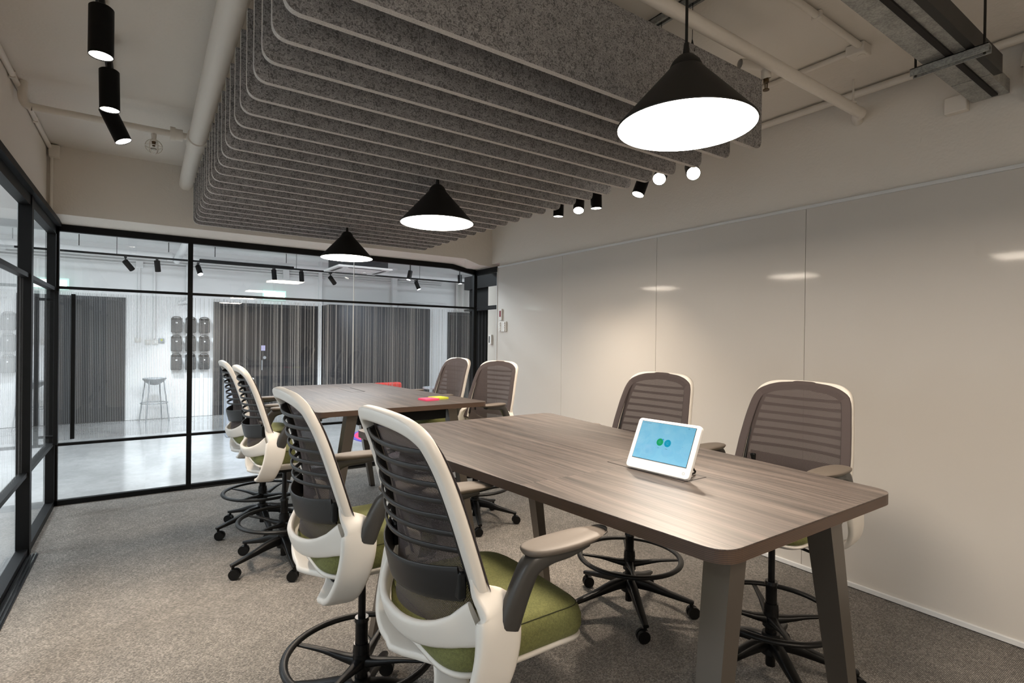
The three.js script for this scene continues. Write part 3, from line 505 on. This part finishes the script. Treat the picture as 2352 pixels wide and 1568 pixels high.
function makeStool() {
  const t = new THREE.Group();
  // seat
  const outline = (y, inset, hx = 0.235, hz = 0.243) => { const a = []; for (let k = 0; k < 56; k++) { const th = k / 56 * Math.PI * 2, c = Math.cos(th), s = Math.sin(th), p = 2 / 6; const x = 0.014 + (hx - 0.012 - inset) * Math.sign(c) * Math.pow(Math.abs(c), p), z = (hz - inset - (c < 0 ? 0.018 * c * c : 0)) * Math.sign(s) * Math.pow(Math.abs(s), p); const f = Math.max(0, (x - 0.10) / 0.15); a.push([x, y - 0.022 * f * f, z]); } return a; };
  const cushion = mesh('seat', stack([outline(0.712, 0.018), outline(0.719, 0.006), outline(0.738, 0), outline(0.768, 0.001), outline(0.785, 0.006), outline(0.796, 0.015), outline(0.802, 0.032), outline(0.806, 0.075), outline(0.806, 0.14)]), M.green, t);
  mesh('seam', new THREE.TubeGeometry(new THREE.CatmullRomCurve3(outline(0.7935, 0.0125).map((p) => V(...p)), true), 90, 0.0014, 5, true), M.seam, cushion);
  mesh('seat_shell', stack([outline(0.645, 0.15), outline(0.658, 0.10), outline(0.682, 0.035), outline(0.702, 0.006), outline(0.713, 0.002), outline(0.716, 0.012)]), M.whiteFrame, t);
  mesh('tilt_mechanism', [rbox(0.24, 0.055, 0.17, -0.02, 0.65, 0, 0.02, 3), rbox(0.10, 0.035, 0.11, -0.10, 0.652, 0, 0.012, 3), rod([0.02, 0.64, -0.05], [0.04, 0.635, -0.2], 0.006), rbox(0.05, 0.012, 0.03, 0.04, 0.635, -0.215, 0.004)], M.blackSatin, t);
  // back frame: one loop up one side, over the top and down the other
  const half = [[0.84, 1], [0.93, 1], [1.03, 1], [1.126, 1], [1.20, 1], [1.25, 1], [1.28, 1], [1.298, 1], [1.309, 1], [1.315, 0.5], [1.316, 0]];
  const pt = ([y, k], s) => { const z = k === 0.5 ? 0.066 : k === 0 ? 0 : prof(ZW, y) - 0.004; return [prof(XS, y), y, s * z]; };
  const loop = [...half.map((h) => pt(h, 1)), ...half.slice(0, -1).reverse().map((h) => pt(h, -1))];
  mesh('back_frame', ribbon(loop, 0.0205, 0.0165, (s, c) => V(1, 0.26, 0), 96, 14, 3.4), M.whiteFrame, t);
  // curved band under the mesh
  const band = []; for (let k = 0; k <= 12; k++) { const q = -1 + k / 6; band.push([-0.148 - 0.104 * (1 - Math.pow(Math.abs(q), 2.2)), 0.784 + 0.062 * Math.pow(Math.abs(q), 3), q * 0.252]); }
  mesh('back_band', ribbon(band, band.map((_, k) => 0.033 + 0.022 * Math.pow(Math.abs(-1 + k / 6), 6)), 0.012, [1, 0.32, 0], 48, 14, 3.2), M.whiteFrame, t);
  // yokes that carry back and arms and curl under the seat
  for (const s of [-1, 1]) {
    const st = [], P = [[-0.158, 0.965, 0.250, 0.012, 0.008], [-0.142, 0.92, 0.257, 0.026, 0.012], [-0.112, 0.878, 0.276, 0.055, 0.017], [-0.112, 0.835, 0.288, 0.06, 0.019], [-0.122, 0.775, 0.295, 0.058, 0.016], [-0.140, 0.71, 0.288, 0.054, 0.014], [-0.155, 0.66, 0.262, 0.052, 0.013], [-0.160, 0.625, 0.205, 0.05, 0.013], [-0.15, 0.612, 0.14, 0.05, 0.013], [-0.12, 0.615, 0.07, 0.045, 0.013], [-0.10, 0.622, 0.01, 0.04, 0.012]];
    const cv = new THREE.CatmullRomCurve3(P.map((p) => V(p[0], p[1], p[2] * s)), false, 'centripetal'), W = new THREE.CatmullRomCurve3(P.map((p) => V(p[3], p[4], 0)), false, 'centripetal');
    for (let i = 0; i <= 44; i++) { const k = i / 44, c = cv.getPoint(k), T = cv.getTangent(k), w = W.getPoint(k), u0 = V(1, -0.32 * (1 - k), 0), v = T.clone().cross(u0).normalize(), u = v.clone().cross(T).normalize(); st.push({ c, u: u.multiplyScalar(w.x), v: v.multiplyScalar(w.y) }); }
    mesh('side_yoke', sweep(st, 16, 4), M.whiteFrame, t);
    // arm: upright out of the yoke, bending forward, and the pad on top
    const arm = mesh('arm', ribbon([[-0.088, 0.835, s * 0.290], [-0.072, 0.88, s * 0.291], [-0.045, 0.935, s * 0.290], [-0.022, 0.968, s * 0.288], [0.02, 0.982, s * 0.285], [0.09, 0.984, s * 0.282], [0.16, 0.989, s * 0.278]], [0.031, 0.031, 0.029, 0.027, 0.022, 0.018, 0.013], [0.017, 0.018, 0.020, 0.024, 0.030, 0.032, 0.026], [0, 0, 1], 40, 14, 3), M.armGrey, t);
    const pad = [], L = 0.142;
    for (const [y, ins] of [[0.992, 0.016], [0.996, 0.006], [1.003, 0.001], [1.009, 0.0], [1.0125, 0.005], [1.0145, 0.014], [1.015, 0.03]]) { const ring = []; for (let k = 0; k < 40; k++) { const th = k / 40 * Math.PI * 2, c = Math.cos(th), q = Math.sin(th), x = 0.10 + (L - ins) * Math.sign(c) * Math.pow(Math.abs(c), 0.62), w = (0.050 - ins - 0.012 * Math.max(0, c) + 0.002 * Math.min(0, c)) * Math.sign(q) * Math.pow(Math.abs(q), 0.75), f = Math.max(0, (x - 0.10) / L); ring.push([x, y + (y < 1.005 ? 0.010 : -0.006) * f * f, s * 0.285 + w - s * 0.012 * f]); } pad.push(ring); }
    mesh('arm_pad', stack(pad), M.padGrey, arm);
  }
  // knitted mesh stretched in front of the frame
  const net = grid((a, b) => { const s = -1 + 2 * a, y0 = 0.808 + 0.03 * Math.pow(Math.abs(s), 5), y1 = 1.320 - 0.050 * Math.pow(Math.abs(s), 7), y = y0 + b * (y1 - y0), z = s * (prof(ZW, y) + 0.006); return [backX(y, s) + 0.021, y, z, z, y]; }, 36, 40);
  mesh('back_mesh', net, M.mesh, t, false);
  const rim = []; for (let k = 0; k <= 60; k++) { const a = k / 60, s = -1 + 2 * a, y = 1.320 - 0.050 * Math.pow(Math.abs(s), 7); rim.push([backX(y, s) + 0.0195, y - 0.006, s * (prof(ZW, y) - 0.006)]); }
  for (const e of [1, -1]) for (let k = 1; k <= 16; k++) { const y = 1.263 - k * 0.0262, q = [backX(y, 1) + 0.0195, y, e * (prof(ZW, y) - 0.006)]; e > 0 ? rim.push(q) : rim.unshift(q); }
  mesh('mesh_border', ribbon(rim, 0.0215, 0.003, [1, 0.26, 0], 120, 8, 2.5), M.border, t);
  // horizontal flexible slats behind the mesh
  for (let k = 0; k < 7; k++) {
    const y = 1.252 - k * 0.0395, path = []; for (let i = 0; i <= 10; i++) { const s = -1 + i / 5; path.push([backX(y, s) - 0.010 - 0.010 * (1 - s * s), y - 0.006 * (1 - s * s), s * (prof(ZW, y) - 0.028)]); }
    mesh('back_slat', ribbon(path, 0.0075, 0.004, [1, 0.26, 0], 22, 8, 2.6), M.lumbar, t);
  }
  for (const s of [-1, 1]) mesh('slat_rail', ribbon([0.87, 1.0, 1.1, 1.2, 1.26].map((y) => [backX(y, 1) - 0.004, y, s * (prof(ZW, y) - 0.027)]), 0.007, 0.012, [1, 0.26, 0], 16, 8, 3), M.lumbar, t);
  // lumbar panel
  const lp = []; for (let i = 0; i <= 12; i++) { const s = -1 + i / 6; lp.push([backX(0.93, s * 0.93) - 0.018, 0.932 - 0.018 * (1 - s * s), s * 0.214]); }
  const lum = mesh('lumbar_panel', ribbon(lp, 0.046, 0.0045, [1, 0.22, 0], 34, 12, 4), M.lumbar, t);
  for (const s of [-1, 1]) mesh('lumbar_clip', rbox(0.022, 0.07, 0.045, -0.172, 0.93, s * 0.202, 0.008, 2), M.blackSatin, lum);
  // column, foot ring, five-star base
  mesh('gas_column', [rod([0, 0.05, 0], [0, 0.16, 0], 0.021), rod([0, 0.16, 0], [0, 0.42, 0], 0.025, 0.024, 20), rod([0, 0.30, 0], [0, 0.335, 0], 0.033, 0.03, 20), rod([0, 0.42, 0], [0, 0.435, 0], 0.028, 0.026, 20), rod([0, 0.43, 0], [0, 0.64, 0], 0.0145, 0.0145, 18)], M.blackGloss, t);
  const ring = mesh('foot_ring', (() => { const q = new THREE.TorusGeometry(0.280, 0.0155, 12, 72); q.rotateX(Math.PI / 2); q.scale(1, 0.72, 1); q.translate(0, 0.30, 0); return q; })(), M.blackSatin, t);
  for (let k = 0; k < 4; k++) { const th = Math.PI / 4 + k * Math.PI / 2, c = Math.cos(th), s = Math.sin(th); mesh('spoke', ribbon([[0.02 * c, 0.262, 0.02 * s], [0.07 * c, 0.268, 0.07 * s], [0.16 * c, 0.284, 0.16 * s], [0.272 * c, 0.294, 0.272 * s]], [0.024, 0.019, 0.013, 0.011], [0.02, 0.014, 0.008, 0.005], [0, 1, 0], 14, 10, 3), M.blackSatin, ring); }
  mesh('ring_hub', [rod([0, 0.23, 0], [0, 0.30, 0], 0.036, 0.031, 22)], M.blackSatin, ring);
  mesh('base_hub', [rod([0, 0.11, 0], [0, 0.20, 0], 0.046, 0.036, 24)], M.blackSatin, t);
  for (let k = 0; k < 5; k++) {
    const th = 0.32 + k * Math.PI * 2 / 5, c = Math.cos(th), s = Math.sin(th);
    const leg = mesh('base_leg', ribbon([[0.02 * c, 0.158, 0.02 * s], [0.10 * c, 0.148, 0.10 * s], [0.22 * c, 0.116, 0.22 * s], [0.325 * c, 0.091, 0.325 * s], [0.348 * c, 0.086, 0.348 * s]], [0.026, 0.025, 0.021, 0.017, 0.015], [0.030, 0.026, 0.016, 0.011, 0.010], [0, 1, 0], 18, 12, 3.4), M.blackSatin, t);
    const px = 0.335 * c, pz = 0.335 * s, ex = -s, ez = c, yaw = th * 1.7 + k, wx = Math.cos(yaw), wz = Math.sin(yaw);
    mesh('caster', [rod([px, 0.05, pz], [px, 0.088, pz], 0.009), ...[-1, 1].map((q) => rod([px + wx * 0.012 + q * -wz * 0.005, 0.0335, pz + wz * 0.012 + q * wx * 0.005], [px + wx * 0.012 + q * -wz * 0.022, 0.0335, pz + wz * 0.012 + q * wx * 0.022], 0.0335, 0.032, 20)), rbox(0.03, 0.03, 0.014, px, 0.045, pz, 0.004)], M.blackSatin, leg);
  }
  return t;
}
const proto = makeStool();
const STOOLS = [ // [x, distance, turn, label]
  [0.80, 1.33, 0.0, 'on the sliding-glass side of the tablet table, at its narrow end'],
  [0.70, 2.03, 0.0, 'on the sliding-glass side of the tablet table, at its wide end'],
  [0.775, 3.82, 0.0, 'on the sliding-glass side of the sticky-note table, at its wide end'],
  [0.77, 4.60, 0.0, 'on the sliding-glass side of the sticky-note table, at its narrow end'],
  [2.36, 1.32, Math.PI + 0.02, 'on the whiteboard side of the tablet table, at its narrow end'],
  [2.27, 2.10, Math.PI + 0.06, 'on the whiteboard side of the tablet table, at its wide end'],
  [2.27, 3.82, Math.PI + 0.22, 'on the whiteboard side of the sticky-note table, at its wide end'],
  [2.27, 4.62, Math.PI + 0.05, 'on the whiteboard side of the sticky-note table, at its narrow end'],
];
STOOLS.forEach(([x, a, turn, where], i) => {
  const o = i ? proto.clone() : proto; o.name = numbered('drafting_stool'); o.position.set(x, 0, -a); o.rotation.y = turn; scene.add(o);
  tag(o, 'mesh-back stool ' + where, 'stool', 'mesh-back stools around the two tables');
});

// ---------------------------------------------------------------- lobby beyond the glass
const FW = -11.69; // face of the far wall
function darkDoor(n, x0, x1, y, label, leaves) {
  const t = structure('door_' + n, label, 'door');
  mesh('frame', [span(x0, x1, y - 0.06, y, FW, FW + 0.03), span(x0, x0 + 0.05, 0, y - 0.06, FW, FW + 0.03), span(x1 - 0.05, x1, 0, y - 0.06, FW, FW + 0.03)], M.lockerDark, t);
  const w = (x1 - x0 - 0.10) / leaves; for (let i = 0; i < leaves; i++) mesh('leaf', span(x0 + 0.05 + i * w + 0.002, x0 + 0.05 + (i + 1) * w - 0.002, 0.005, y - 0.062, FW, FW + 0.02), M.doorDark, t);
  return t;
}
darkDoor(1, -1.75, -0.31, 2.185, 'charcoal double door next to the bar stool', 2);
const d2 = darkDoor(2, 1.055, 3.02, 2.18, 'charcoal double door next to the wall boxes', 2);
mesh('paper_notice', span(1.90, 1.975, 1.24, 1.345, FW + 0.02, FW + 0.023), std('lilac paper', 0xb9b4d6, 0.8), d2);
mesh('knob', rod([1.962, 1.10, FW + 0.02], [1.962, 1.10, FW + 0.05], 0.033, 0.028, 18), M.steelPale, d2);
mesh('lock_plate', span(1.91, 1.925, 0.85, 1.05, FW + 0.02, FW + 0.024), M.steelPale, d2);
darkDoor(3, 6.1, 7.1, 2.18, 'charcoal door near the pale curtain', 1);
{ // tall cabinets standing proud of the far wall
  const xs = [3.08, 3.83, 4.58, 5.33];
  for (let i = 0; i < 3; i++) { const t = thing('tall_cabinet', `tall charcoal cabinet, ${ORD[i]} after the double door with the notice`, 'cabinet', [(xs[i] + xs[i + 1]) / 2, 0, FW + 0.31], 0, 'tall cabinets in the lobby'); mesh('carcass', rbox(0.748, 2.2, 0.6, 0, 1.1, 0, 0.004, 1), M.lockerDark, t); for (const s of [-1, 1]) mesh('door', rbox(0.37, 2.17, 0.018, s * 0.186, 1.1, 0.31, 0.002, 1), M.lockerDark, t); }
}
{ // pale pilasters and curtain towards the lobby's end
  structMesh('column_lobby', [span(3.0, 3.06, 0, 3.12, FW, FW + 0.10), span(4.62, 4.74, 2.21, 3.12, FW, FW + 0.12)], M.lobbyPaint, 'pale wall ribs between the dark doors', 'column');
  const t = thing('pale_curtain', 'pale pleated curtain at the lobby end wall', 'curtain', [0, 0, 0]);
  const g = grid((s, v) => { const x = 6.25 + s * 1.3; return [x, 2.19 + v * 0.8, FW + 0.12 + 0.05 * Math.sin(x * 2 * Math.PI / 0.16)]; }, 120, 1); M.paleCurtain.side = THREE.DoubleSide; mesh('cloth', g, M.paleCurtain, t, false);
}
for (let r = 0; r < 3; r++) for (let c = 0; c < 3; c++) { // felt caddies on the wall
  const t = thing('felt_caddy', `grey felt wall caddy with a handle, ${['top', 'middle', 'bottom'][r]} row, ${['beside the switches', 'centre of its row', 'beside the double door'][c]}`, 'wall caddy', [0.455 + c * 0.224, 1.58 - r * 0.345, FW + 0.06], 0, 'felt caddies on the lobby wall');
  mesh('pocket', rbox(0.17, 0.23, 0.11, 0, 0.115, 0, 0.012), M.boxFelt, t);
  mesh('flap', box(0.17, 0.05, 0.014, 0, 0.245, -0.045), M.boxFelt, t);
  mesh('handle', tube([[-0.07, 0.25, -0.02], [-0.055, 0.285, -0.02], [0.055, 0.285, -0.02], [0.07, 0.25, -0.02]], 0.007, 20, 8), M.armGrey, t);
  mesh('tag', box(0.026, 0.022, 0.003, 0, 0.18, 0.0565), M.white, t);
}
{ // bar stool by the far wall
  const t = thing('bar_stool', 'pale steel bar stool standing by the lobby wall', 'bar stool', [0.12, 0, -11.33]);
  mesh('seat', lathe([[0, 0.64], [0.08, 0.655], [0.15, 0.71], [0.178, 0.75], [0.18, 0.765], [0.17, 0.77], [0, 0.762]], 32), M.steelPale, t);
  for (let k = 0; k < 4; k++) { const th = 0.5 + k * Math.PI / 2; mesh('leg', rod([0.15 * Math.cos(th), 0.755, 0.15 * Math.sin(th)], [0.25 * Math.cos(th), 0, 0.25 * Math.sin(th)], 0.0095), M.steelPale, t); }
  mesh('footrest', (() => { const q = new THREE.TorusGeometry(0.205, 0.008, 8, 40); q.rotateX(Math.PI / 2); q.translate(0, 0.33, 0); return q; })(), M.steelPale, t);
}
{ // services on the far wall
  const t = thing('wall_conduits', 'white conduits running along the lobby wall to the switches', 'conduit', [0, 0, FW]);
  for (const y of [2.80, 2.85, 2.90]) mesh('run', rod([-4.1, y, 0.02], [5.9, y, 0.02], 0.013, 0.013, 10), M.lobbyPaint, t);
  for (const x of [-0.12, 0.11]) mesh('drop', rod([x, 2.78, 0.025], [x, 1.46, 0.025], 0.02, 0.02, 12), M.lobbyPaint, t);
  mesh('junction_box', rbox(0.11, 0.12, 0.06, -0.115, 2.79, 0.03, 0.005), M.lobbyPaint, t);
  mesh('junction_box', rbox(0.12, 0.18, 0.08, 2.35, 2.80, 0.04, 0.005), M.lobbyPaint, t);
  mesh('side_run', tube([[4.80, 2.21, 0.03], [4.80, 2.25, 0.03], [4.85, 2.32, 0.03], [4.97, 2.36, 0.03], [6.05, 2.36, 0.03]], 0.018, 40, 10), M.lobbyPaint, t);
  [[-0.13, 1.44], [0.02, 1.40], [0.13, 1.40]].forEach(([x, y], i) => { const s = thing('wall_switch', `white switch plate under the wall conduits, ${ORD[i]} from the charcoal door by the bar stool`, 'switch', [x, y, FW]); mesh('plate', rbox(0.085, 0.085, 0.03, 0, 0, 0.015, 0.004), M.whiteDevice, s); mesh('rocker', rbox(0.03, 0.04, 0.012, 0, 0, 0.032, 0.003), M.white, s); });
  const k = thing('key_switch', 'steel key switch with a yellow marker on the lobby wall', 'switch', [0.225, 1.43, FW]); mesh('plate', rbox(0.085, 0.085, 0.03, 0, 0, 0.015, 0.004), M.steelPale, k); mesh('marker', rod([0, 0.008, 0.03], [0, 0.008, 0.038], 0.016), M.yellow, k);
  const p = thing('lobby_pipe', 'thick white drain pipe run under the lobby ceiling', 'pipe', [0, 2.88, -10.9]);
  mesh('run', rod([-4.1, 0, 0], [8.1, 0, 0], 0.06, 0.06, 20), M.lobbyPaint, p);
  mesh('branch', rod([0.42, -0.06, -0.02], [0.55, 0.2, 1.2], 0.055, 0.055, 20), M.lobbyPaint, p);
  mesh('coupling', [rod([0.28, 0, 0], [0.36, 0, 0], 0.075, 0.075, 20), rod([0.56, 0, 0], [0.64, 0, 0], 0.075, 0.075, 20)], M.lobbyPaint, p);
  mesh('drop', [rod([0.63, -0.04, -0.74], [0.63, -0.76, -0.74], 0.035, 0.035, 16), rod([0.63, -0.72, -0.74], [0.48, -0.76, -0.74], 0.035, 0.035, 16)], M.lobbyPaint, p);
  for (const x of [-0.9, 0.3, 1.0, 2.2]) mesh('hanger', rod([x, 0, 0], [x, 0.24, 0], 0.006), M.darkSteel, p);
  const b = thing('cable_bundle', 'black cable tray behind the lobby lighting track', 'cable tray', [0, 2.83, -10.75]); mesh('tray', span(0.75, 2.3, -0.02, 0.03, -0.08, 0.05), M.black, b);
}
[[-1.62, -1.08, 'lit exit sign above the charcoal door by the bar stool'], [1.90, 2.335, 'lit exit sign above the charcoal door by the wall boxes']].forEach(([x0, x1, label]) => {
  const t = thing('exit_sign', label, 'exit sign', [(x0 + x1) / 2, 2.36, FW + 0.12], 0, 'exit signs in the lobby');
  mesh('case', rbox(x1 - x0, 0.19, 0.05, 0, 0, 0, 0.006), M.signGreen, t); mesh('sign_panel', rbox(x1 - x0 - 0.05, 0.14, 0.006, 0, -0.005, 0.025, 0.003), M.signGlow, t);
  mesh('hanger', rod([0, 0.09, 0], [0, 0.75, 0], 0.01), M.lobbyPaint, t);
  const L = new THREE.RectAreaLight(new THREE.Color(0.8, 1, 0.95), 2, x1 - x0 - 0.05, 0.14); L.position.set((x0 + x1) / 2, 2.355, FW + 0.152); L.lookAt((x0 + x1) / 2, 2.355, 0); scene.add(L);
});
{ // lobby track with spotlights
  const z = -10.5, t = thing('lighting_track', 'black lighting track hung under the lobby ceiling', 'lighting track', [2.2, 2.79, z]); mesh('rail', rbox(7.6, 0.03, 0.035, 0, 0, 0, 0.003), M.black, t);
  for (const x of [-2.6, 0.1, 2.6]) mesh('hanger', rod([x, 0, 0], [x, 0.33, 0], 0.004), M.darkSteel, t);
  const S = [[-0.28, 0.55, -0.7, -0.45], [0.13, 0.1, -1, -0.35], [0.72, 0.2, -0.8, 0.5], [1.90, 0.15, -1, -0.3], [2.38, 0.12, -1, -0.25], [2.92, 0.6, -0.6, -0.4], [4.75, 0.25, -0.9, 0.35]];
  S.forEach(([x, dx, dy, dz], i) => spotlight('lobby_spotlight', `black spotlight on the lobby track, ${ORD[i]} along it from the bar stool side`, 'spotlights on the lobby track', [x + dx * 0.15, 2.57, z], [dx, dy, dz], 2.7745, M.lobbyGlow, LOBBY_SPOT_POWER, COOL, 0.5, [0.042, 0.18]));
  [[4.05, 9.35, -0.25, 'near its cassette'], [5.15, 9.35, 0, 'farther from its cassette']].forEach(([x, a, dx, w]) => spotlight('lobby_spotlight', `black spotlight on its own ceiling mount, ${w} air conditioner`, 'spotlights on the lobby ceiling', [x, 2.62, -a], [dx, -1, 0.1], 3.12, M.lobbyGlow, LOBBY_SPOT_POWER * 0.6, COOL, 0.5, [0.042, 0.18]));
}
{ // ceiling cassette
  const t = thing('air_conditioner', 'white ceiling cassette air conditioner with louvres in the lobby', 'air conditioner', [3.2, 2.75, -9.7]);
  mesh('face_panel', rbox(0.98, 0.035, 0.95, 0, 0.018, 0, 0.008), M.white, t);
  mesh('body', rbox(0.84, 0.26, 0.84, 0, 0.17, 0, 0.01), M.lockerDark, t);
  for (const s of [-1, 1]) { mesh('louvre', box(0.6, 0.004, 0.06, 0, -0.001, s * 0.39), M.armGrey, t); mesh('louvre', box(0.06, 0.004, 0.6, s * 0.40, -0.001, 0), M.armGrey, t); }
  for (let k = 0; k < 6; k++) mesh('intake_slat', box(0.5, 0.008, 0.05, 0, -0.002, -0.22 + k * 0.088), M.white, t);
}
{ // lounge
  const s = thing('red_sofa', 'low red upholstered sofa beyond the end glazing', 'sofa', [3.75, 0, -9.25]);
  mesh('seat', rbox(1.0, 0.28, 0.7, 0, 0.28, 0, 0.05, 3), M.red, s); mesh('backrest', rbox(0.52, 0.42, 0.16, -0.02, 0.48, -0.28, 0.04, 3), M.red, s); for (const q of [-0.42, 0.42]) mesh('leg', rod([q, 0, 0.25], [q, 0.15, 0.25], 0.02), M.darkSteel, s);
  const st = thing('side_table', 'small round pale table beside the red sofa', 'table', [4.3, 0, -8.75]);
  mesh('table_top', rod([0, 0.62, 0], [0, 0.645, 0], 0.2, 0.2, 32), M.steelPale, st); mesh('stem', rod([0, 0, 0], [0, 0.62, 0], 0.02), M.darkSteel, st); mesh('base', rod([0, 0, 0], [0, 0.012, 0], 0.16, 0.16, 28), M.darkSteel, st);
  const pl = thing('display_plinth', 'plain pale grey plinth standing in the lobby', 'plinth', [1.18, 0, -9.2]); mesh('block', rbox(0.36, 0.86, 0.36, 0, 0.43, 0, 0.004, 1), std('pale grey laminate', 0xa9b0bb, 0.5), pl); mesh('top_slab', rbox(0.38, 0.02, 0.38, 0, 0.87, 0, 0.003, 1), M.white, pl);
  const rg = thing('lounge_rug', 'round pink rug with a purple rim and green patch in the lounge', 'rug', [3.42, 0, -7.9]);
  mesh('rug_rim', rod([0, -0.003, 0], [0, 0.006, 0], 0.85, 0.85, 64), std('purple pile', 0x5a4fa5, 0.95), rg);
  mesh('rug_field', rod([0, 0.006, 0], [0, 0.009, 0], 0.80, 0.80, 64), std('pink pile', 0xd2406c, 0.95), rg);
  mesh('rug_patch', rod([0.42, 0.009, -0.3], [0.42, 0.012, -0.3], 0.28, 0.28, 48), std('green pile', 0x2f6a55, 0.95), rg);
}
// lobby ceiling panels: the broad cool light that fills the lobby
[[-2.4, 5.0], [-2.4, 2.2], [-2.4, -0.4], [-2.2, 8.0], [0.6, 8.2], [2.2, 7.4], [5.4, 8.2]].forEach(([x, a], i) => {
  const t = thing('ceiling_panel_light', i < 3 ? `lit ceiling panel over the lobby strip, ${ORD[i]} from the end glazing` : `lit ceiling panel beyond the end glazing, ${ORD[i - 3]} from the sliding glass`, 'ceiling light', [x, 3.12, -a], 0, 'flat panel lights on the lobby ceiling');
  mesh('tray', rbox(1.22, 0.03, 0.62, 0, -0.015, 0, 0.004), M.white, t); mesh('diffuser', box(1.16, 0.006, 0.56, 0, -0.031, 0), M.lobbyPanel, t);
  const L = new THREE.RectAreaLight(COOL, LOBBY_POWER * (i < 3 ? 0.6 : 1), 1.16, 0.56); L.position.set(x, 3.083, -a); L.lookAt(x, 0, -a); scene.add(L);
});

renderer.render(scene, camera);
